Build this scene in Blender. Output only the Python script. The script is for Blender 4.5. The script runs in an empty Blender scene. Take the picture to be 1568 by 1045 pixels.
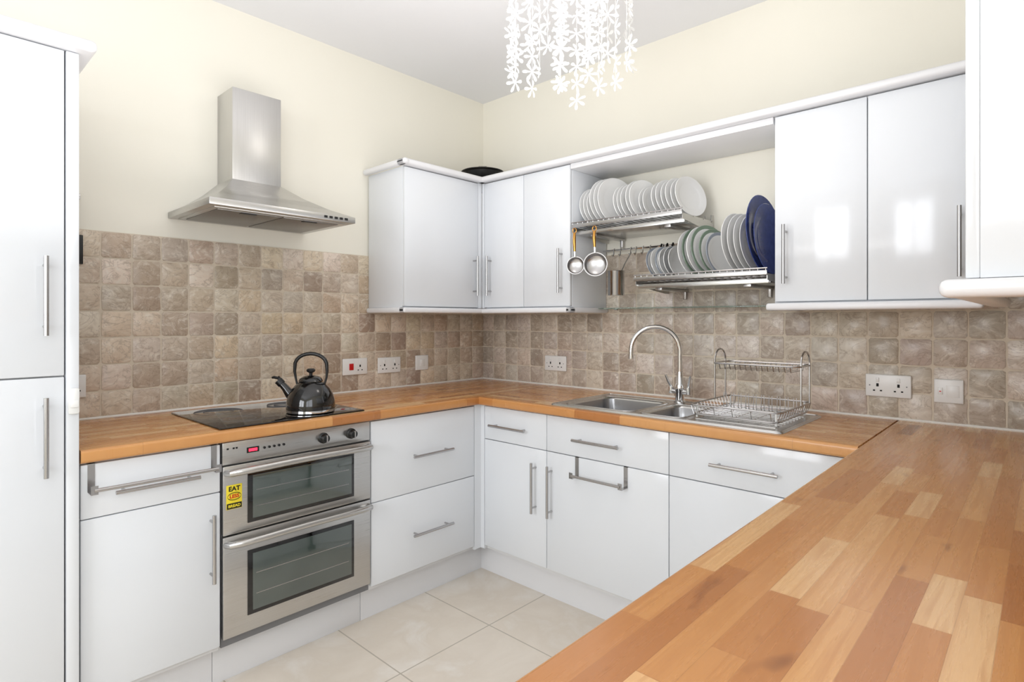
import bpy, bmesh, math, random
from mathutils import Vector, Matrix
random.seed(7)
scn=bpy.context.scene
COL=scn.collection
# ------------------------------------------------------------------ materials
def s2l(c):
    return tuple(((v/255.)/12.92 if v/255.<=0.04045 else ((v/255.+0.055)/1.055)**2.4) for v in c)
def srgb(r,g,b): return (*s2l((r,g,b)),1.0)
class NT:
    def __init__(s,name):
        s.mat=bpy.data.materials.new(name); s.mat.use_nodes=True
        s.t=s.mat.node_tree; s.n=s.t.nodes; s.b=s.n['Principled BSDF']
    def node(s,typ,**kw):
        n=s.n.new(typ)
        for k,v in kw.items(): setattr(n,k,v)
        return n
    def link(s,a,b): s.t.links.new(a,b)
    def math(s,op,a,b=None,c=None,clamp=False):
        n=s.n.new('ShaderNodeMath'); n.operation=op; n.use_clamp=clamp
        for i,v in enumerate((a,b,c)):
            if v is None: continue
            if isinstance(v,(int,float)): n.inputs[i].default_value=v
            else: s.link(v,n.inputs[i])
        return n.outputs[0]
    def pos(s):
        g=s.n.new('ShaderNodeNewGeometry'); x=s.n.new('ShaderNodeSeparateXYZ'); s.link(g.outputs['Position'],x.inputs[0])
        return x.outputs[0],x.outputs[1],x.outputs[2],g.outputs['Position']
    def comb(s,a,b,c):
        n=s.n.new('ShaderNodeCombineXYZ')
        for i,v in enumerate((a,b,c)):
            if isinstance(v,(int,float)): n.inputs[i].default_value=v
            else: s.link(v,n.inputs[i])
        return n.outputs[0]
    def noise(s,vec,scale,detail=3,rough=.5,dist=0):
        n=s.n.new('ShaderNodeTexNoise'); n.inputs['Scale'].default_value=scale; n.inputs['Detail'].default_value=detail
        n.inputs['Roughness'].default_value=rough; n.inputs['Distortion'].default_value=dist
        if vec is not None: s.link(vec,n.inputs['Vector'])
        return n.outputs['Fac']
    def ramp(s,fac,stops,interp='LINEAR'):
        n=s.n.new('ShaderNodeValToRGB'); n.color_ramp.interpolation=interp
        e=n.color_ramp.elements
        while len(e)<len(stops): e.new(.5)
        for el,(p,c) in zip(e,stops): el.position=p; el.color=c
        s.link(fac,n.inputs[0]); return n.outputs[0]
    def mix(s,fac,a,b,blend='MIX'):
        n=s.n.new('ShaderNodeMix'); n.data_type='RGBA'; n.blend_type=blend
        for sock,v in ((n.inputs[0],fac),(n.inputs[6],a),(n.inputs[7],b)):
            if isinstance(v,(int,float,tuple)): sock.default_value=v
            else: s.link(v,sock)
        return n.outputs[2]
    def bump(s,h,strength=.3,dist=.01):
        n=s.n.new('ShaderNodeBump'); n.inputs['Strength'].default_value=strength; n.inputs['Distance'].default_value=dist
        s.link(h,n.inputs['Height']); s.link(n.outputs[0],s.b.inputs['Normal'])
    def set(s,**kw):
        for k,v in kw.items(): s.b.inputs[k.replace('_',' ')].default_value=v
        return s
def simple(name,col,rough=.5,metal=0,var=.04,scale=30,**kw):
    m=NT(name); m.set(Roughness=rough,Metallic=metal)
    _,_,_,p=m.pos()
    f=m.noise(p,scale,2)
    c2=tuple(max(0,v*(1-var)) for v in col[:3])+(1,)
    m.link(m.mix(f,col,c2),m.b.inputs['Base Color'])
    for k,v in kw.items(): m.b.inputs[k.replace('_',' ')].default_value=v
    return m.mat
MAT={}
MAT['wall']=simple('cream_wall_paint',srgb(241,237,224),.75,var=.03,scale=3)
MAT['ceil']=simple('ceiling_paint',srgb(236,236,238),.85,var=.02,scale=2)
MAT['white']=simple('gloss_white_lacquer',srgb(228,231,235),.13,var=.01,scale=4,Coat_Weight=.1,Coat_Roughness=.12)
MAT['trim']=simple('satin_white_trim',srgb(232,232,234),.3,var=.01)
MAT['carc']=simple('white_carcass',srgb(225,225,225),.5,var=.01)
MAT['plastic']=simple('white_plastic',srgb(238,238,236),.3,var=.01)
MAT['black']=simple('black_plastic',srgb(14,14,15),.35)
MAT['glassblack']=simple('black_ceramic_glass',srgb(8,8,10),.06,var=.02,Coat_Weight=.5)
MAT['enamel']=simple('black_enamel',srgb(7,7,8),.08,var=.02,Coat_Weight=.6)
MAT['ovglass']=simple('oven_window_glass',srgb(74,85,81),.05,var=.3,scale=6,Coat_Weight=1.0,IOR=1.7)
MAT['dark']=simple('dark_gap',srgb(20,18,16),.8)
MAT['chrome']=simple('chrome',(.78,.79,.8,1),.08,1.0,var=.02)
MAT['silver']=simple('satin_handle_steel',(.49,.48,.48,1),.27,1.0,var=.03)
MAT['jug']=simple('polished_jug_steel',(.42,.42,.42,1),.16,1.0,var=.1,scale=60)
MAT['bowl']=simple('sink_steel_shaded',(.36,.36,.37,1),.3,1.0,var=.08,scale=20)  # same sink steel, darkened to paint the shade inside the bowls
MAT['copper']=simple('brass_handle',srgb(205,150,80),.25,1.0,var=.1)
MAT['china']=simple('white_china',srgb(238,238,237),.12,var=.01,Coat_Weight=.5)
MAT['bluechina']=simple('blue_china',srgb(62,80,150),.12,var=.5,scale=40,Coat_Weight=.6)
MAT['greenchina']=simple('green_rim_glaze',srgb(128,148,130),.15,var=.2)
MAT['greychina']=simple('grey_band_glaze',srgb(160,168,180),.15,var=.2)
MAT['red']=simple('red_rocker',srgb(200,20,25),.3)
MAT['yellow']=simple('yellow_magnet',srgb(236,214,50),.4)
MAT['filter']=simple('hood_filter_grey',(.3,.29,.28,1),.4,.9,var=.2,scale=120)
MAT['grey']=simple('grey_plastic',srgb(120,120,122),.4)
def brushed(name,axis,base,rough):
    m=NT(name); x,y,z,p=m.pos()
    k=[400,400,400]; k[axis]=4
    v=m.comb(m.math('MULTIPLY',x,k[0]),m.math('MULTIPLY',y,k[1]),m.math('MULTIPLY',z,k[2]))
    f=m.noise(v,1,3,.6)
    m.set(Metallic=1.0)
    m.link(m.mix(f,(base*.85,base*.84,base*.82,1),(base*1.1,base*1.09,base*1.07,1)),m.b.inputs['Base Color'])
    m.link(m.math('MULTIPLY_ADD',f,.16,rough-.08),m.b.inputs['Roughness'])
    m.bump(f,.06,.001)
    return m.mat
MAT['steelv']=brushed('brushed_steel_vertical',2,.62,.34)
MAT['steelh']=brushed('brushed_steel_horizontal',0,.58,.3)
MAT['steelb']=brushed('brushed_steel_sink',1,.60,.25)
def emis(name,col,st):
    m=NT(name); m.set(Emission_Strength=st); m.b.inputs['Emission Color'].default_value=col; m.b.inputs['Base Color'].default_value=col
    return m.mat
MAT['led']=emis('red_led_display',(1,.02,.05,1),3)
MAT['bulb']=emis('lit_bulb',(1,.93,.82,1),2)
m=NT('green_edge_glass'); m.set(Roughness=.02,IOR=1.45); m.b.inputs['Base Color'].default_value=(.75,.93,.86,1); m.b.inputs['Transmission Weight'].default_value=.9; MAT['glass']=m.mat
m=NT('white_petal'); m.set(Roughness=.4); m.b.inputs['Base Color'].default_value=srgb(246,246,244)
m.b.inputs['Emission Color'].default_value=(1,.98,.95,1); m.b.inputs['Emission Strength'].default_value=.12; MAT['petal']=m.mat  # faint emission stands in for bulb light passing through the petals
# wood
def wood(name,axis):
    m=NT(name); x,y,z,p=m.pos()
    u,v=(x,y) if axis==0 else (y,x)
    W=.0405;L=.30
    vr=m.math('DIVIDE',v,W); row=m.math('FLOOR',vr); fv=m.math('FRACT',m.math('ADD',vr,200))
    wn=m.node('ShaderNodeTexWhiteNoise',noise_dimensions='1D'); m.link(row,wn.inputs['W'])
    ur=m.math('ADD',m.math('DIVIDE',u,L),m.math('MULTIPLY',wn.outputs['Value'],9.7))
    wob=m.math('MULTIPLY',m.math('SINE',m.math('ADD',m.math('MULTIPLY',ur,1.9),m.math('MULTIPLY',row,2.3))),.32)
    ur=m.math('ADD',ur,wob)
    col=m.math('FLOOR',ur); fu=m.math('FRACT',m.math('ADD',ur,200))
    wn2=m.node('ShaderNodeTexWhiteNoise',noise_dimensions='3D'); m.link(m.comb(row,col,0.71),wn2.inputs['Vector'])
    r=wn2.outputs['Value']
    base=m.ramp(r,[(0,srgb(146,90,48)),(.04,srgb(176,114,62)),(.2,srgb(196,134,76)),(.6,srgb(208,150,90)),(.85,srgb(217,163,104)),(1,srgb(230,188,136))])
    gv=m.comb(m.math('ADD',m.math('MULTIPLY',u,2.2),m.math('MULTIPLY',r,37)),m.math('MULTIPLY',v,45),m.math('MULTIPLY',r,11))
    g=m.noise(gv,1.6,5,.62,.6)
    c=m.mix(m.math('MULTIPLY',m.math('SUBTRACT',g,.46,clamp=True),2.0,clamp=True),base,srgb(180,116,60))
    gf=m.noise(m.comb(m.math('MULTIPLY',u,25),m.math('MULTIPLY',v,700),z),1,2)
    c=m.mix(m.math('MULTIPLY',gf,.16),c,srgb(156,96,50))
    kn=m.noise(m.comb(m.math('MULTIPLY',u,9),m.math('MULTIPLY',v,20),m.math('MULTIPLY',r,5)),1,2)
    c=m.mix(m.math('MULTIPLY',m.math('SUBTRACT',kn,.69,clamp=True),5,clamp=True),c,srgb(112,60,28))
    e1=m.math('LESS_THAN',fv,.022); e2=m.math('LESS_THAN',fu,.003)
    e=m.math('MAXIMUM',e1,e2)
    c=m.mix(m.math('MULTIPLY',e,.3),c,srgb(130,78,38))
    m.link(c,m.b.inputs['Base Color'])
    m.link(m.math('MULTIPLY_ADD',g,.15,.2),m.b.inputs['Roughness'])
    m.set(Coat_Weight=.25,Coat_Roughness=.14)
    m.bump(g,.03,.002)
    return m.mat
MAT['woodx']=wood('beech_worktop_along_x',0); MAT['woody']=wood('beech_worktop_along_y',1)
# floor
m=NT('stone_floor_tiles'); x,y,z,p=m.pos()
S=.455
fx=m.math('FRACT',m.math('ADD',m.math('DIVIDE',m.math('ADD',x,.89),S),50)); fy=m.math('FRACT',m.math('ADD',m.math('DIVIDE',m.math('ADD',y,.95),S),50))
gx=m.math('LESS_THAN',m.math('ABSOLUTE',m.math('SUBTRACT',m.math('FRACT',m.math('ADD',fx,.5)),.5)),.006)
gy=m.math('LESS_THAN',m.math('ABSOLUTE',m.math('SUBTRACT',m.math('FRACT',m.math('ADD',fy,.5)),.5)),.006)
gr=m.math('MAXIMUM',gx,gy)
n1=m.noise(p,4.5,6,.6,.5)
c=m.ramp(n1,[(.3,srgb(232,222,208)),(.5,srgb(225,214,199)),(.7,srgb(236,229,219))])
c=m.mix(gr,c,srgb(186,176,160))
m.link(c,m.b.inputs['Base Color']); m.set(Roughness=.28); MAT['floor']=m.mat
# travertine
m=NT('tumbled_travertine'); x,y,z,p=m.pos()
a=m.node('ShaderNodeAttribute'); a.attribute_name='tcol'
sep=m.node('ShaderNodeSeparateColor'); m.link(a.outputs['Color'],sep.inputs[0])
off=m.math('MULTIPLY',sep.outputs[0],400); off2=m.math('MULTIPLY',sep.outputs[2],310)
pv=m.comb(m.math('ADD',x,off),m.math('ADD',y,off2),m.math('MULTIPLY',z,1.3))
n0=m.noise(pv,9,4,.6,2.2); n1=m.noise(pv,16,6,.65,1.8); n2=m.noise(pv,110,3,.6)
vein=m.math('SUBTRACT',1.0,m.math('MULTIPLY',m.math('ABSOLUTE',m.math('SUBTRACT',n0,.5)),30),clamp=True)
c=m.mix(m.math('MULTIPLY',m.math('SUBTRACT',n1,.50,clamp=True),3.4,clamp=True),a.outputs['Color'],srgb(236,228,214))
c=m.mix(m.math('MULTIPLY',m.math('SUBTRACT',.46,n1,clamp=True),2.8,clamp=True),c,srgb(168,149,130))
c=m.mix(m.math('MULTIPLY',vein,.42),c,srgb(142,121,102))
c=m.mix(m.math('MULTIPLY',m.math('SUBTRACT',n2,.66,clamp=True),4,clamp=True),c,srgb(134,112,94))
m.link(c,m.b.inputs['Base Color']); m.set(Roughness=.28); m.bump(m.math('SUBTRACT',n1,m.math('MULTIPLY',m.math('SUBTRACT',n2,.62,clamp=True),3)),.25,.004); MAT['trav']=m.mat
MAT['grout']=simple('tile_grout',srgb(222,209,190),.85,var=.1,scale=60)
MAT['silicone']=simple('white_silicone',srgb(235,232,225),.4)
# ------------------------------------------------------------------ builder
RB=Matrix.Rotation(math.radians(-90),4,'Z')
class Bd:
    def __init__(s,M=None):
        s.bm=bmesh.new(); s.mats=[]; s.M=M or Matrix.Identity(4); s.col=s.bm.loops.layers.color.new('tcol')
    def mi(s,k):
        mt=MAT[k]
        if mt not in s.mats: s.mats.append(mt)
        return s.mats.index(mt)
    def face(s,vs,mat,smooth=False):
        try: f=s.bm.faces.new(vs)
        except ValueError: return None
        f.material_index=s.mi(mat); f.smooth=smooth; return f
    def box(s,x0,x1,y0,y1,z0,z1,mat,bev=0,seg=2,T=None):
        x0,x1=sorted((x0,x1));y0,y1=sorted((y0,y1));z0,z1=sorted((z0,z1))
        t=bmesh.new()
        V=[t.verts.new((x,y,z)) for z in (z0,z1) for (x,y) in ((x0,y0),(x1,y0),(x1,y1),(x0,y1))]
        for q in ((3,2,1,0),(4,5,6,7),(0,1,5,4),(1,2,6,5),(2,3,7,6),(3,0,4,7)): t.faces.new([V[i] for i in q])
        if bev>0:
            bev=min(bev,(x1-x0)*.49,(y1-y0)*.49,(z1-z0)*.49)
            bmesh.ops.bevel(t,geom=t.edges[:],offset=bev,segments=seg,profile=.5,affect='EDGES')
        s.merge(t,mat,bev>0,T)
    def merge(s,t,mat,smooth,T=None):
        k=s.mi(mat); mp={}
        for v in t.verts:
            mp[v]=s.bm.verts.new(T@v.co if T else v.co)
        for f in t.faces:
            nf=s.bm.faces.new([mp[v] for v in f.verts]); nf.material_index=k; nf.smooth=smooth
        t.free()
    def tube(s,pts,r,mat,n=8,closed=False,cap=True):
        P=[Vector(p) for p in pts]; N=len(P)
        R=r if isinstance(r,(list,tuple)) else [r]*N
        tang=[]
        for i in range(N):
            if closed: d=P[(i+1)%N]-P[i-1]
            else: d=P[min(i+1,N-1)]-P[max(i-1,0)]
            tang.append(d.normalized())
        up=Vector((0,0,1)) if abs(tang[0].z)<.9 else Vector((1,0,0))
        a=tang[0].cross(up).normalized(); rings=[]
        for i in range(N):
            a=(a-tang[i]*a.dot(tang[i])).normalized(); b=tang[i].cross(a)
            rings.append([s.bm.verts.new(P[i]+(a*math.cos(2*math.pi*j/n)+b*math.sin(2*math.pi*j/n))*R[i]) for j in range(n)])
        M=N if closed else N-1
        for i in range(M):
            A=rings[i];B=rings[(i+1)%N]
            for j in range(n): s.face([A[j],A[(j+1)%n],B[(j+1)%n],B[j]],mat,True)
        if cap and not closed:
            s.face(rings[0][::-1],mat); s.face(rings[-1],mat)
    def lathe(s,prof,mat,T=None,n=32,mats=None):
        T=T or Matrix.Identity(4); rings=[]
        for (r,z) in prof:
            if r<1e-6: rings.append([s.bm.verts.new(T@Vector((0,0,z)))])
            else: rings.append([s.bm.verts.new(T@Vector((r*math.cos(2*math.pi*j/n),r*math.sin(2*math.pi*j/n),z))) for j in range(n)])
        for i in range(len(prof)-1):
            A,B=rings[i],rings[i+1]; mt=mats[i] if mats else mat
            for j in range(n):
                k=(j+1)%n
                if len(A)==1 and len(B)==1: continue
                if len(A)==1: s.face([A[0],B[k],B[j]],mt,True)
                elif len(B)==1: s.face([A[j],A[k],B[0]],mt,True)
                else: s.face([A[j],A[k],B[k],B[j]],mt,True)
    def extr(s,prof,axis,a0,a1,mat,smooth=True):
        def mk(a,p):
            if axis=='x': return Vector((a,p[0],p[1]))
            if axis=='y': return Vector((p[0],a,p[1]))
            return Vector((p[0],p[1],a))
        A=[s.bm.verts.new(mk(a0,p)) for p in prof];B=[s.bm.verts.new(mk(a1,p)) for p in prof];n=len(prof)
        for i in range(n): s.face([A[i],A[(i+1)%n],B[(i+1)%n],B[i]],mat,smooth)
        s.face(A[::-1],mat);s.face(B,mat)
    def handle_v(s,u,z0,z1,v,mat='silver'):
        s.tube([(u,v-.034,z0),(u,v-.034,z1)],.0062,mat,10)
        for z in (z0+.025,z1-.025): s.tube([(u,v,z),(u,v-.034,z)],.0045,mat,8)
    def handle_h(s,u0,u1,z,v,mat='silver'):
        s.tube([(u0,v-.034,z),(u1,v-.034,z)],.0062,mat,10)
        for u in (u0+.025,u1-.025): s.tube([(u,v,z),(u,v-.034,z)],.0045,mat,8)
    def text(s,txt,size,T,mat):
        c=bpy.data.curves.new('t','FONT'); c.body=txt; c.size=size; c.align_x='CENTER'; c.align_y='CENTER'; c.extrude=.0004; c.offset=size*.03
        o=bpy.data.objects.new('t',c); COL.objects.link(o); bpy.context.view_layer.update()
        me=bpy.data.meshes.new_from_object(o.evaluated_get(bpy.context.evaluated_depsgraph_get()))
        t=bmesh.new(); t.from_mesh(me); s.merge(t,mat,False,T)
        bpy.data.objects.remove(o); bpy.data.meshes.remove(me); bpy.data.curves.remove(c)
    def done(s,name,parent=None,recalc=True):
        if recalc: bmesh.ops.recalc_face_normals(s.bm,faces=s.bm.faces[:])
        s.bm.transform(s.M)
        me=bpy.data.meshes.new(name)
        xs=[v.co for v in s.bm.verts]
        c=Vector([(min(v[i] for v in xs)+max(v[i] for v in xs))/2 for i in range(3)])
        c.z=min(v.z for v in xs)
        bmesh.ops.translate(s.bm,verts=s.bm.verts[:],vec=-c)
        s.bm.to_mesh(me); s.bm.free()
        for mt in s.mats: me.materials.append(mt)
        me.set_sharp_from_angle(angle=math.radians(38))
        o=bpy.data.objects.new(name,me); o.location=c; COL.objects.link(o)
        if parent:
            o.parent=parent; o.location=c-parent.location
        return o
# ------------------------------------------------------------------ room shell
XW=-4.6; YS=-2.9; H=2.69
b=Bd(); b.box(XW-.1,.1,YS-.1,.1,-.08,0,'floor'); b.done('floor')
b=Bd(); b.box(XW-.1,.1,YS-.1,.1,H,H+.08,'ceil'); b.done('ceiling')
b=Bd(); b.box(XW-.1,.1,0,.1,0,H,'wall'); b.done('wall_north')
b=Bd(); b.box(0,.1,YS,0,0,H,'wall'); b.done('wall_east')
b=Bd()
wx0,wx1,wz0,wz1=-4.35,-2.35,.95,2.35
b.box(XW,wx0,YS-.1,YS,0,H,'wall'); b.box(wx1,0.1,YS-.1,YS,0,H,'wall'); b.box(wx0,wx1,YS-.1,YS,0,wz0,'wall'); b.box(wx0,wx1,YS-.1,YS,wz1,H,'wall'); b.done('wall_south')
b=Bd()
vy0,vy1=-2.3,-.75
b.box(XW-.1,XW,YS,vy0,0,H,'wall'); b.box(XW-.1,XW,vy1,0,0,H,'wall'); b.box(XW-.1,XW,vy0,vy1,0,wz0,'wall'); b.box(XW-.1,XW,vy0,vy1,wz1,H,'wall'); b.done('wall_west')
def winframe(name,a0,a1,plane,axis):
    b=Bd()
    def bx(p0,p1,z0,z1):
        if axis=='y': b.box(p0,p1,plane-.07,plane-.02,z0,z1,'trim',.005)
        else: b.box(plane-.07,plane-.02,p0,p1,z0,z1,'trim',.005)
    bx(a0,a1,wz0,wz0+.06);bx(a0,a1,wz1-.06,wz1);bx(a0,a0+.06,wz0,wz1);bx(a1-.06,a1,wz0,wz1)
    mid=(a0+a1)/2;bx(mid-.035,mid+.035,wz0,wz1)
    b.done(name)
winframe('window_1',wx0,wx1,YS,'y'); winframe('window_2',vy0,vy1,XW,'x')
# ------------------------------------------------------------------ tiles
TP=[(216,199,178),(204,187,167),(194,174,154),(221,207,189),(212,190,164),(186,166,147),(206,190,172),(216,200,178)]
TPB=[(210,198,184),(201,188,173),(193,179,165),(217,206,194),(188,174,160),(207,193,177)]
def tiles(name,M,u0,u1,z0,rows,pal):
    b=Bd(M); S=.103
    b.box(u0,u1,-.0060,-.0005,z0,z0+rows*S,'grout')
    n=int(math.ceil((u1-u0)/S)); right= u1<=.01
    for r in range(rows):
        for i in range(n):
            if right: a1=u1-i*S; a0=max(a1-S,u0)
            else: a0=u0+i*S; a1=min(a0+S,u1)
            if a1-a0<.02: continue
            g=.0030; x0,x1=a0+g,a1-g; y0,y1=z0+r*S+g,z0+(r+1)*S-g
            cs=random.choice(pal); k=random.uniform(.90,1.04); c=[min(1,(q*k+random.uniform(-2,2))/255) for q in cs]
            pts=[];m=4;rc=.006
            for (sx,sy,ex,ey) in ((x0+rc,y0,x1-rc,y0),(x1,y0+rc,x1,y1-rc),(x1-rc,y1,x0+rc,y1),(x0,y1-rc,x0,y0+rc)):
                for q in range(m+1):
                    t=q/m; pts.append((sx+(ex-sx)*t+random.uniform(-.0012,.0012),sy+(ey-sy)*t+random.uniform(-.0012,.0012)))
            cx,cy=(x0+x1)/2,(y0+y1)/2
            A=[b.bm.verts.new((p[0],-.0045,p[1])) for p in pts]
            B=[b.bm.verts.new((p[0],-.0078,p[1])) for p in pts]
            C=[b.bm.verts.new((cx+(p[0]-cx)*.955,-.0092,cy+(p[1]-cy)*.955)) for p in pts]
            fs=[]
            N=len(pts)
            for j in range(N):
                k2=(j+1)%N
                fs.append(b.face([A[j],A[k2],B[k2],B[j]],'trav',True)); fs.append(b.face([B[j],B[k2],C[k2],C[j]],'trav',True))
            fs.append(b.face(C,'trav',True))
            for f in fs:
                if f:
                    for l in f.loops: l[b.col]=(*c,1)
    b.tube([(u0,-.008,z0+.001),(u1,-.008,z0+.001)],.006,'silicone',8)
    return b.done(name)
tiles('wall_tiles_north',None,-2.235,-.0,.913,7,TP)
tiles('wall_tiles_east',RB,.0,2.895,.913,7,TPB)
# ------------------------------------------------------------------ base cabinets
def carcass(b,u0,u1,z0=.15,z1=.868,v0=-.58,v1=-.012,plinth=True,top=True):
    t=.018; zs=z1 if top else .745
    b.box(u0,u0+t,v0,v1,z0,zs,'carc');b.box(u1-t,u1,v0,v1,z0,zs,'carc')
    b.box(u0+t,u1-t,v0,v1,z0,z0+t,'carc');b.box(u0+t,u1-t,v1-.006,v1,z0+t,z1,'carc')
    if top: b.box(u0+t,u1-t,v0,v0+.08,z1-.018,z1,'carc')
    if plinth: b.box(u0,u1,-.52,-.505,0,z0,'trim')
G=.0015
def fr(b,u0,u1,z0,z1,v=-.60): b.box(u0+G,u1-G,v,v+.0195,z0+G,z1-G,'white',.0025,2)
ZB=.168;ZT=.864
b=Bd();carcass(b,-2.232,-1.84);fr(b,-2.232,-1.84,ZB,.70);fr(b,-2.232,-1.84,.70,ZT)
b.handle_v(-1.872,.405,.635,-.6);b.handle_h(-2.15,-1.915,.772,-.6);CL=b.done('base_cabinet')
def rail(name,M,u0,u1,ztop,zbar,parent,v=-.60,prot=.045):
    b=Bd(M)
    for u in (u0,u1):
        b.box(u-.009,u+.009,v-.0022,v+.019,ztop+.0002,ztop+.0015,'silver')
        b.box(u-.009,u+.009,v-.0022,v-.0007,zbar-.01,ztop+.0015,'silver')
        b.box(u-.009,u+.009,v-prot,v-.0015,zbar-.01,zbar-.0085,'silver')
        b.box(u-.009,u+.009,v-prot-.0015,v-prot,zbar-.01,zbar+.016,'silver')
    b.tube([(u0,v-prot,zbar+.002),(u1,v-prot,zbar+.002)],.006,'silver',10)
    b.done(name,parent)
rail('towel_rail',None,-2.205,-1.862,.8635,.79,CL)
b=Bd();carcass(b,-1.24,-.645);fr(b,-1.24,-.645,ZB,.519);fr(b,-1.24,-.645,.519,ZT)
b.handle_h(-1.04,-.81,.684,-.6);b.handle_h(-1.04,-.81,.335,-.6)
b.box(-.643,-.582,-.598,-.582,.15,.868,'white');b.box(-.598,-.582,-.6225,-.598,.15,.868,'white')
b.box(-.645,-.505,-.52,-.505,0,.15,'trim')
b.done('base_cabinet')
b=Bd();b.box(-1.838,-1.242,-.52,-.505,0,.152,'trim',.001);b.done('trim_plinth')
def bunit(u0,u1,hl,vh,split=.70):
    b=Bd(RB);carcass(b,u0,u1,top=not(u0>.9));fr(b,u0,u1,ZB,split);fr(b,u0,u1,split,ZT)
    b.handle_h(hl[0],hl[1],.776,-.6)
    if vh: b.handle_v(vh,.41,.64,-.6)
    return b
b=bunit(.625,1.025,(.687,.917),.962); b.box(.52,.625,-.52,-.505,0,.15,'trim'); b.done('base_cabinet')
CM=bunit(1.025,1.625,(1.19,1.42),1.055).done('base_cabinet')
rail('towel_rail',RB,1.195,1.437,.6985,.625,CM)
bunit(1.625,2.228,(1.797,2.03),2.19).done('base_cabinet')
RC=Matrix.Translation((0,-2.9,0))@Matrix.Rotation(math.pi,4,'Z')
for (u0,u1) in ((.62,1.22),(1.22,1.82),(1.82,2.22)):
    b=Bd(RC);carcass(b,u0,u1);fr(b,u0,u1,ZB,.70);fr(b,u0,u1,.70,ZT);b.handle_h((u0+u1)/2-.115,(u0+u1)/2+.115,.776,-.6);b.handle_v(u0+.035,.41,.64,-.6);b.done('base_cabinet')
# worktops
WT0,WT1=.870,.910
def edgeprof(front,back,r=.010):
    P2=[(back,WT1)]
    for k in range(5):
        a=math.pi/2*k/4; P2.append((front+r*(1-math.sin(a)),WT1-r*(1-math.cos(a)) ))
    for k in range(5):
        a=math.pi/2*k/4; P2.append((front+r*(1-math.cos(a)),WT0+r*(1-math.sin(a))))
    P2.append((back,WT0)); return P2
FA=-.622;FB=-.635
b=Bd();b.extr(edgeprof(FA,-.002),'x',-2.233,FB+.02,'woodx')
b.box(FB+.02,-.002,FB+.02,-.002,WT0,WT1,'woodx');b.done('worktop')
SX0,SX1,SY0,SY1=-.598,-.125,-2.03,-1.045
b=Bd()
hx0,hx1,hy0,hy1=SX0+.015,SX1-.02,SY0+.02,SY1-.02
b.extr(edgeprof(FB,hx0),'y',-2.26,FB+.02,'woody')
b.box(hx1,-.002,-2.26,FB+.02,WT0,WT1,'woody')
b.box(hx0,hx1,-2.26,hy0,WT0,WT1,'woody');b.box(hx0,hx1,hy1,FB+.02,WT0,WT1,'woody')
b.done('worktop')
b=Bd()
prof=[(-(p[0])-4.52,p[1]) for p in edgeprof(-2.26,-1.622)]
b.extr(prof,'x',-2.24,-.002,'woodx');b.done('worktop')
# ------------------------------------------------------------------ tall unit
b=Bd()
b.box(-2.87,-2.27,-.60,-.012,.0,2.062,'carc')
b.box(-2.268,-2.237,-.622,-.012,0,2.062,'white',.003)
b.box(-2.87+G,-2.272,-.622,-.6025,.155,1.128,'white',.0025);b.box(-2.87+G,-2.272,-.622,-.6025,1.132,2.060,'white',.0025)
b.handle_v(-2.317,1.247,1.468,-.622);b.handle_v(-2.317,.853,1.075,-.622)
b.box(-2.89,-2.20,-.665,-.012,2.064,2.098,'trim',.014,4)
b.box(-2.265,-2.238,-.638,-.6225,1.02,1.095,'plastic',.006);b.box(-2.262,-2.241,-.645,-.6375,1.04,1.06,'plastic',.003)
b.done('tall_cabinet')
# ------------------------------------------------------------------ oven
b=Bd();x0,x1=-1.834,-1.246
b.box(x0,x1,-.585,-.03,.155,.866,'grey')
b.box(x0,x1,-.60,-.5855,.788,.866,'steelh',.003)
def odoor(z0,z1,w):
    b.box(x0,x1,-.606,-.586,z0,z1,'steelh',.004)
    b.box(w[0],w[1],-.6085,-.605,w[2],w[3],'glassblack',.002)
    b.box(w[0]+.018,w[1]-.012,-.6095,-.608,w[2]+.014,w[3]-.014,'ovglass',.0005)
    for k in (.3,.62): 
        z=w[2]+(w[3]-w[2])*k; b.box(w[0]+.03,w[1]-.025,-.6100,-.6094,z,z+.0022,'silver')
odoor(.545,.784,(-1.752,-1.325,.572,.752));odoor(.187,.540,(-1.752,-1.325,.245,.475))
for z in (.768,.520):
    pts=[(x0+.012,-.606,z-.006),(x0+.018,-.632,z-.003),(x0+.05,-.646,z)]+[(x0+.05+(x1-x0-.1)*k/6,-.650,z+.004*math.sin(math.pi*k/6)) for k in range(1,6)]+[(x1-.05,-.646,z),(x1-.018,-.632,z-.003),(x1-.012,-.606,z-.006)]
    b.tube(pts,.0125,'steelh',12)
for x in (-1.458,-1.335):
    T=Matrix.Translation((x,-.60,.828))@Matrix.Rotation(math.pi/2,4,'X')
    b.lathe([(0,0),(.021,0),(.021,.006),(.016,.009),(.015,.026),(.013,.028),(0,.028)],'black',T,24)
    b.box(x-.003,x+.003,-.634,-.628,.814,.842,'silver',.001)
b.box(-1.752,-1.708,-.6015,-.5995,.818,.838,'black',.001);b.box(-1.745,-1.715,-.602,-.601,.823,.833,'led')
for i in range(5): b.tube([(-1.69+i*.018,-.6,.829),(-1.69+i*.018,-.606,.829)],.0045,'black',10)
for x in (-1.82,-1.80,-1.79): b.box(x,x+.007,-.6008,-.5995,.84,.846,'black')
OV=b.done('double_oven')
b=Bd();TT=lambda z:Matrix.Translation((-1.7975,-.6088,z))@Matrix.Rotation(math.pi/2,4,'X')
b.box(-1.824,-1.771,-.6085,-.6065,.634,.718,'yellow',.0008)
b.box(-1.8225,-1.7725,-.6088,-.6080,.6355,.655,'black')
b.text('EAT',.022,TT(.704),'black');b.text('LESS',.017,TT(.678),'red')
b.text('BREAD',.0135,Matrix.Translation((-1.7975,-.6092,.645))@Matrix.Rotation(math.pi/2,4,'X'),'yellow')
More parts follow.
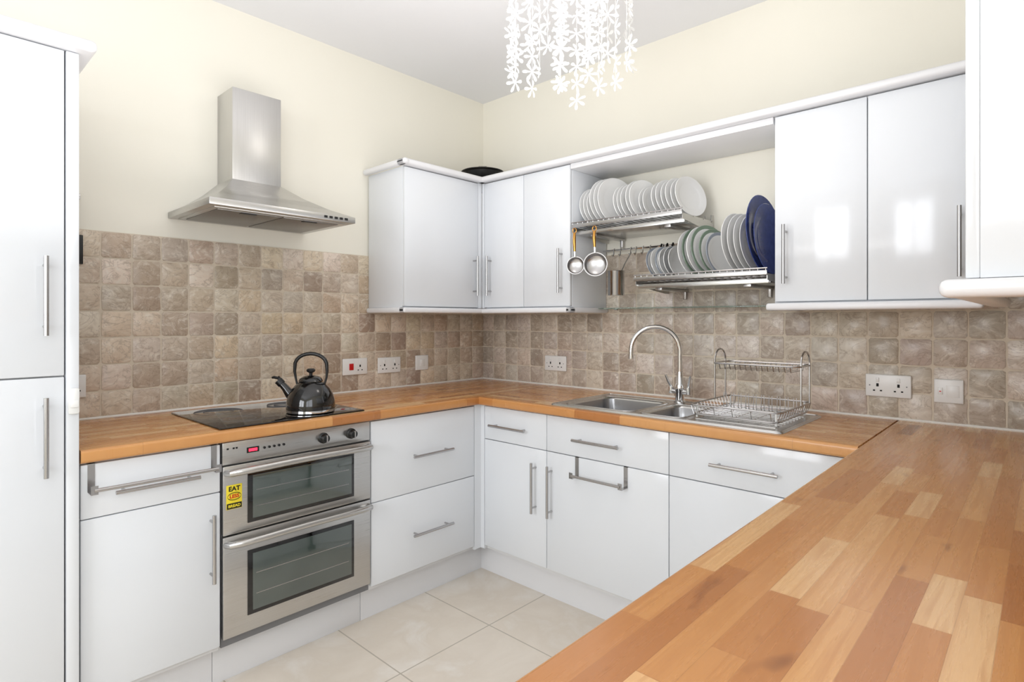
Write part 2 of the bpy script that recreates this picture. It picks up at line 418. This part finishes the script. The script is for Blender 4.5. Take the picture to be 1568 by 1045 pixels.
for k in range(3): b.tube([(-1.7975+(.023)*math.cos(a*math.pi/10),-.6088,.678+(.011+k*.0015)*math.sin(a*math.pi/10)) for a in range(20)],.0004,'black',4,closed=True)
b.done('fridge_magnet')
# hob
b=Bd();b.box(-1.84,-1.265,-.592,-.082,.9105,.9165,'glassblack',.003)
for (x,y,r) in ((-1.70,-.2,.09),(-1.70,-.44,.075),(-1.42,-.2,.075),(-1.43,-.46,.09)):
    for rr in (r,r*.62): b.tube([(x+rr*math.cos(a*math.pi/24),y+rr*math.sin(a*math.pi/24),.9166) for a in range(48)],.0006,'grey',4,closed=True)
b.done('ceramic_hob')
# ------------------------------------------------------------------ kettle
kx,ky,kz=-1.447,-.482,.9172
R2=Vector((-.6807,.7325,0))
b=Bd();T=Matrix.Translation((kx,ky,kz))
b.lathe([(0,0),(.088,0),(.094,.004),(.095,.014)],'chrome',T,40)
b.lathe([(.095,.014),(.0955,.03),(.093,.048),(.086,.072),(.074,.094),(.060,.110),(.050,.118),(.046,.121),(.048,.126),(.046,.129)],'enamel',T,40)
b.lathe([(.047,.128),(.042,.136),(.030,.144),(.014,.148),(0,.149)],'enamel',T,32)
b.lathe([(.006,.147),(.007,.158),(.016,.163),(.018,.169),(.013,.175),(0,.177)],'black',T,20)
def kp(d,z,o=0): return (kx+R2.x*d,ky+R2.y*d,kz+z)
b.tube([kp(.068,.055),kp(.088,.075),(kp(.104,.096)),kp(.118,.112),kp(.126,.119)],[.024,.019,.015,.013,.0135],'enamel',16)
b.tube([kp(.118,.112),kp(.132,.126)],.0165,'black',14)
b.tube([kp(.124,.134),kp(.150,.140),kp(.158,.138)],[.005,.006,.004],'black',8)
b.tube([kp(.126,.124),kp(.134,.138),kp(.128,.142)],.005,'black',8)
arc=[kp(.056,.112),kp(.062,.14),kp(.066,.165)]+[kp(.066*math.cos(a),.178+.058*math.sin(a)**.8) for a in [math.pi*k/12 for k in range(1,12)]]+[kp(-.066,.165),kp(-.064,.14),kp(-.056,.112)]
b.tube(arc,[.004,.0045,.006]+[.0075]*11+[.006,.0045,.004],'black',10)
b.done('whistling_kettle')
# ------------------------------------------------------------------ hood
b=Bd();X0,X1=-1.827,-1.227;D=-.46;z0=1.712
b.box(X0,X1,D,-.001,z0,z0+.026,'steelh',.002)
cx0,cx1,cd=-1.632,-1.422,-.165;zt=1.886;zb=z0+.026
e=.004
low=[(X0+e,-.001,zb),(X0+e,D+e,zb),(X1-e,D+e,zb),(X1-e,-.001,zb)]
rings=[]
for t,h in ((0,0),(.34,.26),(.68,.6),(1,1)):
    hi=[(cx0,-.001,zt),(cx0,cd,zt),(cx1,cd,zt),(cx1,-.001,zt)]
    rings.append([b.bm.verts.new((low[i][0]+(hi[i][0]-low[i][0])*t,low[i][1]+(hi[i][1]-low[i][1])*t,zb+(zt-zb)*h)) for i in range(4)])
for r in range(3):
    for i in range(3): b.face([rings[r][i],rings[r][i+1],rings[r+1][i+1],rings[r+1][i]],'steelh')
b.box(cx0,cx1,cd,-.001,zt-.01,2.275,'steelv',.002)
b.box(X0+.03,X1-.03,D+.035,-.03,z0-.003,z0+.001,'steelh',.001)
for k in range(2):
    a0=X0+.05+k*.255;b.box(a0,a0+.245,D+.06,-.06,z0-.006,z0-.002,'filter',.001)
    b.box(a0+.09,a0+.15,D+.065,D+.09,z0-.009,z0-.005,'black',.001)
for i in range(5): b.box(-1.375+i*.024,-1.361+i*.024,D-.0025,D+.001,z0+.008,z0+.018,'black',.001)
b.done('extractor_hood')
# ------------------------------------------------------------------ wall cabinets
Z0,Z1=1.356,2.062
def wcab(M,u0,u1,doors,handles):
    b=Bd(M);t=.018
    b.box(u0,u1,-.311,-.012,Z0-.002,Z1,'white',.001)
    for d in doors: fr(b,d[0],d[1],Z0+.002,Z1-.002,-.33)
    for h in handles: b.handle_v(h,1.425,1.645,-.33)
    return b
b=wcab(None,-.868,-.345,[(-.868,-.36)],[-.398])
b.box(-.3585,-.3315,-.329,-.3115,Z0,Z1,'white',.001);b.done('wall_cabinet')
b=wcab(RB,.345,.953,[(.348,.645),(.645,.953)],[.402,.903]);b.box(.3295,.3465,-.3305,-.3115,Z0,Z1,'white',.001);b.done('wall_cabinet')
b=wcab(RB,1.915,2.53,[(1.920,2.225),(2.225,2.53)],[1.962,2.478]);b.done('wall_cabinet')
b=Bd(RB);b.box(.954,1.914,-.328,-.012,2.036,2.062,'trim',.001);b.done('bridging_shelf')
b=Bd()
b.box(-.90,-.867+.0,-.0,-.345-.028,2.063,2.092,'trim',.012,4)
b.box(-.90,-.315,-.368,-.30,2.063,2.092,'trim',.012,4)
b.box(-.368,-.30,-2.545,-.32,2.063,2.092,'trim',.012,4)
b.done('trim_cornice')
b=Bd();b.box(-.885,-.85,-.012,-.35,1.326,1.3535,'trim',.010,4);b.box(-.885,-.32,-.352,-.30,1.326,1.3535,'trim',.010,4)
b.box(-.352,-.30,-.968,-.32,1.326,1.3535,'trim',.010,4);b.box(-.352,-.012,-.968,-.935,1.326,1.3535,'trim',.010,4);b.done('trim_pelmet')
b=Bd();b.box(-.358,-.30,-2.535,-1.895,1.326,1.3535,'trim',.010,4);b.box(-.352,-.012,-1.93,-1.898,1.326,1.3535,'trim',.010,4);b.done('trim_pelmet')
b=Bd();b.box(-1.46,-.40,-2.888,-2.60,Z0,Z1,'white',.001)
b.box(-1.46,-.93,-2.60,-2.582,Z0,Z1,'white',.002);b.box(-.927,-.40,-2.60,-2.582,Z0,Z1,'white',.002)
b.tube([(-.96,-2.55,1.425),(-.96,-2.55,1.645)],.0062,'silver');b.tube([(-.96,-2.582,1.45),(-.96,-2.55,1.45)],.0045,'silver');b.tube([(-.96,-2.582,1.62),(-.96,-2.55,1.62)],.0045,'silver')
b.box(-1.45,-.40,-2.60,-2.552,1.328,1.3525,'trim',.010,4);b.box(-1.485,-1.42,-2.888,-2.55,1.326,1.3545,'trim',.012,4)
b.box(-1.49,-.40,-2.888,-2.545,2.063,2.092,'trim',.012,4)
b.done('wall_cabinet')
b=Bd(RB);b.box(.972,1.893,-.115,-.012,1.346,1.352,'glass',.001)
for u in (1.02,1.85): b.box(u-.008,u+.008,-.03,-.0105,1.34,1.346,'chrome',.001)
b.done('glass_shelf')
# ------------------------------------------------------------------ sockets
def rocker(b,u,z,mat='plastic',w=.011,h=.017): b.box(u-w/2,u+w/2,-.0225,-.0185,z-h/2,z+h/2,mat,.0015)
def plate(b,u0,u1,zc,h=.086): b.box(u0,u1,-.0195,-.0095,zc-h/2,zc+h/2,'plastic',.004,3)
def gang(b,u,zc):
    b.box(u-.004,u+.004,-.0202,-.0190,zc+.0,zc+.012,'dark')
    for s_ in (-1,1): b.box(u+s_*.0115-.0035,u+s_*.0115+.0035,-.0202,-.0190,zc-.018,zc-.013,'dark')
    rocker(b,u,zc+.026)
def dsock(name,M,u0,u1,zc=1.041):
    b=Bd(M);plate(b,u0,u1,zc);c=(u0+u1)/2
    for s_ in (-1,1):
        gang(b,c+s_*.034,zc-.004)
    for s_ in (-1,1): b.tube([(c+s_*.06,-.0195,zc),(c+s_*.06,-.0203,zc)],.0025,'grey',8)
    b.done(name)
dsock('double_socket',None,-.812,-.664);dsock('double_socket',RB,.533,.688);dsock('double_socket',RB,2.157,2.306,1.038)
b=Bd();plate(b,-1.026,-.88,1.045);b.box(-.99,-.965,-.023,-.019,1.028,1.062,'red',.002);gang(b,-.925,1.042);b.done('cooker_switch')
b=Bd();plate(b,-.558,-.466,1.042);b.box(-.53,-.494,-.021,-.019,1.022,1.062,'plastic',.001);rocker(b,-.512,1.048,w=.018,h=.022);b.done('fused_switch')
b=Bd(RB);plate(b,2.374,2.460,1.033);b.box(2.41,2.448,-.021,-.019,1.012,1.054,'plastic',.002);b.box(2.386,2.40,-.0225,-.019,1.02,1.045,'plastic',.001);b.box(2.39,2.396,-.0232,-.0222,1.03,1.034,'red');b.done('fused_switch')
b=Bd();plate(b,-2.225,-2.108,1.041);gang(b,-2.14,1.04);b.done('double_socket')
b=Bd();b.tube([(-2.140,-.022,1.76),(-2.140,-.022,1.60)],.006,'black',8);b.box(-2.165,-2.118,-.024,-.018,1.50,1.61,'black',.004);b.box(-2.225,-2.125,-.018,-.001,1.745,1.765,'silver',.002);b.done('hanging_spatula')
# ------------------------------------------------------------------ sink
def rrect(x0,x1,y0,y1,r,z,n=5):
    P=[]
    for (cx_,cy_,a0) in ((x1-r,y1-r,0),(x0+r,y1-r,90),(x0+r,y0+r,180),(x1-r,y0+r,270)):
        for k in range(n+1):
            a=math.radians(a0+90*k/n);P.append(Vector((cx_+r*math.cos(a),cy_+r*math.sin(a),z)))
    return P
b=Bd();ZR=.9155
outer=[b.bm.verts.new(p) for p in rrect(SX0,SX1,SY0,SY1,.02,ZR)]
lowr=[b.bm.verts.new(p) for p in rrect(SX0-.003,SX1+.003,SY0-.003,SY1+.003,.022,.9105)]
N=len(outer)
for i in range(N): b.face([outer[i],outer[(i+1)%N],lowr[(i+1)%N],lowr[i]],'steelb',True)
edges=[b.bm.edges.get((outer[i],outer[(i+1)%N])) for i in range(N)]
bowls=[(-.555,-.205,-1.43,-1.085,.05,.155),(-.555,-.24,-1.652,-1.465,.045,.11)]
for (a0,a1,c0,c1,r,dp) in bowls:
    prev=None
    for kk,(ins,dz) in enumerate(((0,0),(.004,.003),(.010,.010),(.014,dp*.5),(.018,dp-.03),(.030,dp-.008),(.055,dp))):
        ring=[b.bm.verts.new(p) for p in rrect(a0+ins,a1-ins,c0+ins,c1-ins,max(r-ins*.3,.02),ZR-dz)]
        if prev:
            for i in range(N): b.face([prev[i],prev[(i+1)%N],ring[(i+1)%N],ring[i]],'steelb' if kk<3 else 'bowl',True)
        else:
            first=ring
        prev=ring
    b.face(prev,'bowl')
    for i in range(N): edges.append(b.bm.edges.get((first[i],first[(i+1)%N])))
    cx_,cy_=(a0+a1)/2,(c0+c1)/2
    b.lathe([(.038,.002),(.034,.004),(.028,.001),(0,.0005)],'chrome',Matrix.Translation((cx_,cy_,ZR-dp)),24)
    b.tube([tuple(p) for p in rrect(a0-.004,a1+.004,c0-.004,c1+.004,r,ZR)],.002,'steelb',6,closed=True)
res=bmesh.ops.triangle_fill(b.bm,edges=edges,use_beauty=True)
for g in res['geom']:
    if isinstance(g,bmesh.types.BMFace): g.material_index=b.mi('steelb')
b.tube([tuple(p) for p in rrect(SX0+.006,SX1-.006,SY0+.006,SY1-.006,.018,ZR)],.0028,'steelb',6,closed=True)
for k in range(10):
    x=-.53+k*.035; b.tube([(x,-1.70,ZR+.0005),(x,-1.99,ZR+.0005)],.003,'steelb',8)
b.done('kitchen_sink')
# tap
tx,ty=-.172,-1.455
b=Bd();T=Matrix.Translation((tx,ty,.9158))
b.lathe([(0,0),(.027,0),(.027,.006),(.021,.012),(.019,.05),(.021,.055),(.021,.075),(.017,.085),(.014,.13),(.0125,.14)],'chrome',T,24)
dx,dy=-.13,.175;L=math.hypot(dx,dy);ux,uy=dx/L,dy/L;R=.109
pts=[(tx,ty,1.04),(tx,ty,1.10)]+[(tx+ux*R*(1-math.cos(a)),ty+uy*R*(1-math.cos(a)),1.150+R*math.sin(a)) for a in [math.pi*k/18 for k in range(0,19)]]+[(tx+ux*2*R,ty+uy*2*R,1.122)]
b.tube(pts,.0105,'chrome',14)
b.tube([(tx+ux*2*R,ty+uy*2*R,1.130),(tx+ux*2*R,ty+uy*2*R,1.112)],.0125,'chrome',14)
for s_ in (-1,1):
    b.tube([(tx,ty,.962),(tx+.0,ty+s_*.042,.966)],[.012,.012],'chrome',14)
    b.tube([(tx,ty+s_*.042,.955),(tx,ty+s_*.042,.985)],.013,'chrome',14)
    b.tube([(tx,ty+s_*.042,.985),(tx-.012,ty+s_*.052,1.012),(tx-.02,ty+s_*.06,1.04)],[.007,.006,.0045],'chrome',10)
b.done('mixer_tap')
# dish rack
b=Bd();rz=ZR+.018;x0,x1,y0,y1=-.54,-.16,-2.005,-1.675
w=.0022
def loop(xx0,xx1,yy0,yy1,z,r=.0032): b.tube([tuple(p) for p in rrect(xx0,xx1,yy0,yy1,.03,z)],r,'silver',6,closed=True)
loop(x0,x1,y0,y1,rz+.035);loop(x0+.01,x1-.01,y0+.01,y1-.01,rz)
for k in range(13):
    x=x0+.02+k*(x1-x0-.04)/12
    b.tube([(x,y0,rz+.035),(x,y0+.012,rz),(x,y1-.012,rz),(x,y1,rz+.035)],w*.7,'silver',5)
for k in range(5):
    y=y0+.03+k*(y1-y0-.06)/4
    b.tube([(x0,y,rz+.035),(x0+.012,y,rz),(x1-.012,y,rz),(x1,y,rz+.035)],w*.7,'silver',5)
for k in range(10):
    y=y0+.03+k*(y1-y0-.06)/9
    for x in (-.27,): b.tube([(x,y-.006,rz),(x,y-.005,rz+.06),(x,y+.005,rz+.06),(x,y+.006,rz)],w*.8,'silver',5)
for (x,y) in ((x0+.03,y0+.02),(x1-.03,y0+.02),(x0+.03,y1-.02),(x1-.03,y1-.02)): b.tube([(x,y,ZR+.004),(x,y,rz+.035)],.004,'plastic',8)
uz=1.115;ux0,ux1=-.33,-.165
loop(ux0,ux1,y0,y1,uz);
for k in range(14):
    y=y0+.03+k*(y1-y0-.06)/13
    b.tube([(ux0,y,uz),(ux0+.01,y,uz-.022),(ux1-.01,y,uz-.022),(ux1,y,uz)],w*.8,'silver',5)
for y in (y0,y1):
    b.tube([(ux0+.03,y,rz+.035),(ux0+.03,y,uz+.01)],.0034,'silver',6);b.tube([(ux1-.03,y,rz+.035),(ux1-.03,y,uz+.01)],.0034,'silver',6)
    xm=(ux0+ux1)/2;r=(ux1-ux0)/2-.03
    b.tube([(xm+r*math.cos(math.pi*k/10),y,uz+.01+.045*math.sin(math.pi*k/10)) for k in range(11)],.0034,'silver',6)
b.done('dish_drying_rack')
# ------------------------------------------------------------------ plate racks
def prack(name,u0,u1,z):
    b=Bd(RB);v0,v1=-.33,-.03
    b.tube([(u0,v0,z),(u1,v0,z)],.004,'silver',8);b.tube([(u0,v1,z),(u1,v1,z)],.004,'silver',8)
    b.tube([(u0,v0,z+.022),(u1,v0,z+.022)],.003,'silver',8)
    b.box(u0,u1,v0-.004,v0-.001,z-.004,z+.014,'silver',.001)
    n=int((u1-u0)/.03)
    for k in range(n+1):
        u=u0+.006+(u1-u0-.012)*k/n
        b.tube([(u,v0,z+.022),(u,v0,z),(u,v1,z),(u,v1,z+.03)],.0018,'silver',5)
    for v in (-.12,-.22): b.tube([(u0,v,z-.001),(u1,v,z-.001)],.0022,'silver',6)
    for u in (u0+.004,u1-.004):
        t=.0015
        P=[(v0+.01,z+.002),(v0+.01,z-.022),(-.05,z-.050),(-.0115,z-.050),(-.0115,z+.03),(-.03,z+.03),(-.04,z+.002)]
        b.extr(P,'x',u-t,u+t,'steelh',False)
    b.box(u0+.004,u1-.004,v0+.03,-.02,z-.034,z-.031,'steelb',.001)
    b.box(u0+.004,u1-.004,v0+.028,v0+.031,z-.034,z-.016,'steelb',.001)
    for uu in (u0+.08,u1-.11):
        b.box(uu,uu+.03,v0+.05,-.012,z-.045,z-.034,'silver',.001);b.box(uu+.008,uu+.022,-.03,-.0115,z-.08,z+.05,'silver',.002)
    b.done(name)
RZ1,RZ2=1.745,1.468
prack('plate_rack',.962,1.545,RZ1);prack('plate_rack',1.312,1.893,RZ2)
def dish(b,u,z,r,lean,mats,v=-.175,bowl=False,yaw=-.33,oval=1):
    d=Vector((math.cos(lean),math.sin(yaw),math.sin(lean))).normalized()
    q=Vector((0,0,1)).rotation_difference(d).to_matrix().to_4x4()
    ctr=Vector((u,v,z+r*math.cos(lean)+.001))
    T=Matrix.Translation(ctr)@Matrix.Diagonal((1,oval,1,1))@q
    if bowl: prof=[(0,-.045),(r*.35,-.045),(r*.4,-.040),(r*.75,-.025),(r,.0),(r*.98,.002),(r*.9,-.004),(r*.72,-.02),(r*.38,-.036),(0,-.037)]
    else: prof=[(0,-.006),(r*.5,-.006),(r*.55,-.009),(r*.6,-.006),(r*.98,.004),(r,.006),(r*.985,.008),(r*.86,.0046),(r*.66,.0),(r*.62,-.002),(0,-.002)]
    n=len(prof)-1
    ms=[mats[0]]*n
    if len(mats)>1:
        if bowl: ms[5]=mats[1]
        else: ms[6]=mats[1];ms[5]=mats[1]
    b.lathe(prof,mats[0],T,40,ms)
W=['china']
b=Bd(RB)
for i in range(3): dish(b,.998+i*.022,RZ1+.004,.105,.16,W)
for i in range(3): dish(b,1.074+i*.024,RZ1+.004,.122,.14,W)
for i in range(3): dish(b,1.190+i*.02,RZ1+.004,.10,.2,W)
for i in range(2): dish(b,1.262+i*.02,RZ1+.004,.105,.2,W)
dish(b,1.315,RZ1+.004,.085,.2,W);dish(b,1.335,RZ1+.004,.085,.2,W)
for i in range(6): dish(b,1.385+i*.024,RZ1+.004,.092+.003*(i%2),.22,W)
b.done('white_dinner_plates')
b=Bd(RB)
for i in range(6): dish(b,1.350+i*.023,RZ2+.004,.080,.25,W if i%2 else ['china','greychina'],bowl=(i>2))
for i in range(4): dish(b,1.53+i*.022,RZ2+.004,.112+.002*i,.18,['china','greenchina'] if i%2 else W)
dish(b,1.625,RZ2+.004,.108,.2,['china','greenchina']) ; dish(b,1.65,RZ2+.004,.100,.2,['china','greychina'])
for i in range(4): dish(b,1.725+i*.024,RZ2+.004,.135-.002*i,.14,W,yaw=-.2)
b.done('patterned_plates')
b=Bd(RB)
dish(b,1.828,RZ2+.004,.165,.10,['bluechina'],v=-.19,yaw=-.15,oval=.8);dish(b,1.853,RZ2+.004,.145,.10,['bluechina'],v=-.2,yaw=-.15,oval=.8);b.done('blue_serving_platter')
b=Bd(RB);b.tube([(.96,-.05,1.652),(1.40,-.05,1.652)],.005,'chrome',8)
for u in (.975,1.385): b.tube([(u,-.0095,1.652),(u,-.05,1.652)],.005,'chrome',8)
for u in (1.03,1.07,1.13,1.16,1.2,1.24,1.31):
    b.tube([(u,-.05,1.66),(u,-.058,1.655),(u,-.058,1.632),(u,-.066,1.618),(u,-.075,1.626)],.0028,'chrome',6)
for u in (1.3,1.33,1.36): b.tube([(u,-.05,1.66),(u,-.06,1.650),(u,-.06,1.61),(u,-.075,1.60)],.005,'black',6)
b.done('utensil_rail')
def hang(name,u,v,zc,r,ztop,depth):
    b=Bd(RB);d=Vector((.45,-.85,.05)).normalized();q=Vector((0,0,1)).rotation_difference(d).to_matrix().to_4x4()
    T=Matrix.Translation((u,v,zc))@q
    b.lathe([(0,-depth),(r*.7,-depth),(r*.88,-depth*.8),(r,0),(r*1.04,0.001),(r*.96,.001),(r*.84,-depth*.75),(r*.66,-depth*.9),(0,-depth*.9)],'silver',T,32)
    b.tube([(u,v-.004,zc+r),(u,v-.006,zc+r+.03)],.005,'chrome',8)
    b.tube([(u,v-.006,zc+r+.025),(u,v-.010,zc+(ztop-zc+r)*.55),(u,v-.008,ztop-.012)],[.006,.0085,.007],'copper',10)
    b.tube([(u+.011*math.cos(a*math.pi/6),v-.008,ztop+.0+.012*math.sin(a*math.pi/6)) for a in range(12)],.0025,'copper',6,closed=True)
    b.done(name)
hang('small_saucepan',1.002,-.352,1.555,.042,1.722,.035);hang('small_saucepan',1.118,-.352,1.553,.055,1.72,.045)
b=Bd(RB);T=Matrix.Translation((1.135,-.20,1.41))
b.lathe([(0,0),(.038,0),(.040,.004),(.040,.116),(.043,.120),(.039,.120),(.037,.006),(0,.005)],'jug',T,28)
b.tube([(1.135,-.161,1.52),(1.135,-.12,1.57),(1.135,-.062,1.630),(1.135,-.066,1.632)],.003,'chrome',6);b.done('steel_jug')
# wok on top of corner cabinet
b=Bd();T=Matrix.Translation((-.19,-.19,2.064))
b.lathe([(0,0),(.055,0),(.095,.05),(.120,.105),(.130,.110),(.124,.114),(.117,.108)],'black',T,40)
b.lathe([(.120,.113),(.112,.119),(.07,.129),(.02,.134),(0,.134)],'filter',T,40)
b.lathe([(.125,.110),(.130,.114),(.124,.117)],'silver',T,40)
b.tube([(-.19+.02,-.19-.02,2.192),(-.19+.016,-.19-.016,2.212),(-.19-.016,-.19+.016,2.212),(-.19-.02,-.19+.02,2.192)],.004,'black',8)
b.done('wok_with_lid')
# ------------------------------------------------------------------ pendant lamp
px_,py_=-.966,-1.428
b=Bd()
def flower(c,nrm,r,rot):
    q=Vector((0,0,1)).rotation_difference(nrm).to_matrix().to_4x4();T=Matrix.Translation(c)@q@Matrix.Rotation(rot,4,'Z')
    n=6
    for k in range(n):
        Rk=T@Matrix.Rotation(2*math.pi*k/n,4,'Z')
        P=[(.003,-.0014,0),(r*.4,-r*.09,.002),(r*.7,-r*.17,.004),(r*.93,-r*.12,.007),(r,0,.008),(r*.93,r*.12,.007),(r*.7,r*.17,.004),(r*.4,r*.09,.002),(.003,.0014,0)]
        b.face([b.bm.verts.new(Rk@Vector(p)) for p in P],'petal',False)
    b.lathe([(0,-.003),(.005,-.001),(.005,.002),(0,.004)],'petal',T,8)
for ringr,cnt,zl in ((.205,14,2.15),(.12,6,2.165)):
    for i in range(cnt):
        a=2*math.pi*i/cnt+random.uniform(-.1,.1);rr=ringr+random.uniform(-.015,.015)
        x=px_+rr*math.cos(a);y=py_+rr*math.sin(a);zb_=zl+random.uniform(0,.07)
        b.tube([(x,y,zb_),(x,y,2.60)],.0006,'plastic',4)
        z=zb_
        while z<2.58:
            a2=a+random.uniform(-.7,.7)
            out=Vector((math.cos(a2),math.sin(a2),random.uniform(-.3,.3))).normalized()
            flower(Vector((x,y,z)),out,random.uniform(.033,.039),random.uniform(0,1));z+=random.uniform(.060,.076)
for rr in (.205,.12): b.tube([(px_+rr*math.cos(k*math.pi/16),py_+rr*math.sin(k*math.pi/16),2.60) for k in range(32)],.003,'plastic',6,closed=True)
for k in range(3):
    a=k*math.pi/3;b.tube([(px_+.205*math.cos(a),py_+.205*math.sin(a),2.60),(px_-.205*math.cos(a),py_-.205*math.sin(a),2.60)],.003,'plastic',6)
b.tube([(px_,py_,2.52),(px_,py_,H-.02)],.004,'plastic',8);b.lathe([(0,H-.03),(.03,H-.03),(.05,H-.001),(0,H-.001)],'plastic',Matrix.Translation((px_,py_,0)),24)
b.lathe([(0,2.43),(.022,2.44),(.03,2.465),(.022,2.49),(.014,2.51),(0,2.52)],'bulb',Matrix.Translation((px_,py_,0)),16)
b.done('flower_pendant_light',recalc=False)
# ------------------------------------------------------------------ lights
def area(name,loc,rot,sx,sy,pw,col):
    l=bpy.data.lights.new(name,'AREA');l.shape='RECTANGLE';l.size=sx;l.size_y=sy;l.energy=pw;l.color=col
    o=bpy.data.objects.new(name,l);o.location=loc;o.rotation_euler=rot;COL.objects.link(o);return o
area('window_daylight_south',((wx0+wx1)/2,YS-.12,(wz0+wz1)/2),(math.radians(90),0,0),wx1-wx0-.05,wz1-wz0-.05,25,(.95,.97,1))
area('window_daylight_west',(XW-.12,(vy0+vy1)/2,(wz0+wz1)/2),(math.radians(90),0,math.radians(-90)),vy1-vy0-.05,wz1-wz0-.05,48,(.95,.97,1))
area('ceiling_fill_light',(-1.55,-1.5,1.5),(math.pi,0,0),1.5,1.3,15,(.99,.985,1))  # added unseen fill, no real lamp; brightens ceiling and upper walls
p=bpy.data.lights.new('pendant_bulb','POINT');p.energy=3.5;p.color=(1,.95,.9);p.shadow_soft_size=.14
o=bpy.data.objects.new('pendant_bulb',p);o.location=(px_,py_,2.36);COL.objects.link(o)
w_=bpy.data.worlds.new('daylight_sky');scn.world=w_;w_.use_nodes=True
w_.node_tree.nodes['Background'].inputs[0].default_value=(.8,.9,1,1);w_.node_tree.nodes['Background'].inputs[1].default_value=1.0
# ------------------------------------------------------------------ camera
F=881.0;th=math.radians(42.9)
cd_=bpy.data.cameras.new('camera');cd_.sensor_width=36;cd_.lens=F/1568*36;cd_.shift_y=-32.5/1568;cd_.clip_start=.03
co=bpy.data.objects.new('camera',cd_);co.location=(-2.605,-2.6755,1.291);co.rotation_euler=(math.pi/2,0,th-math.pi/2);COL.objects.link(co);scn.camera=co
scn.view_settings.view_transform='Standard'
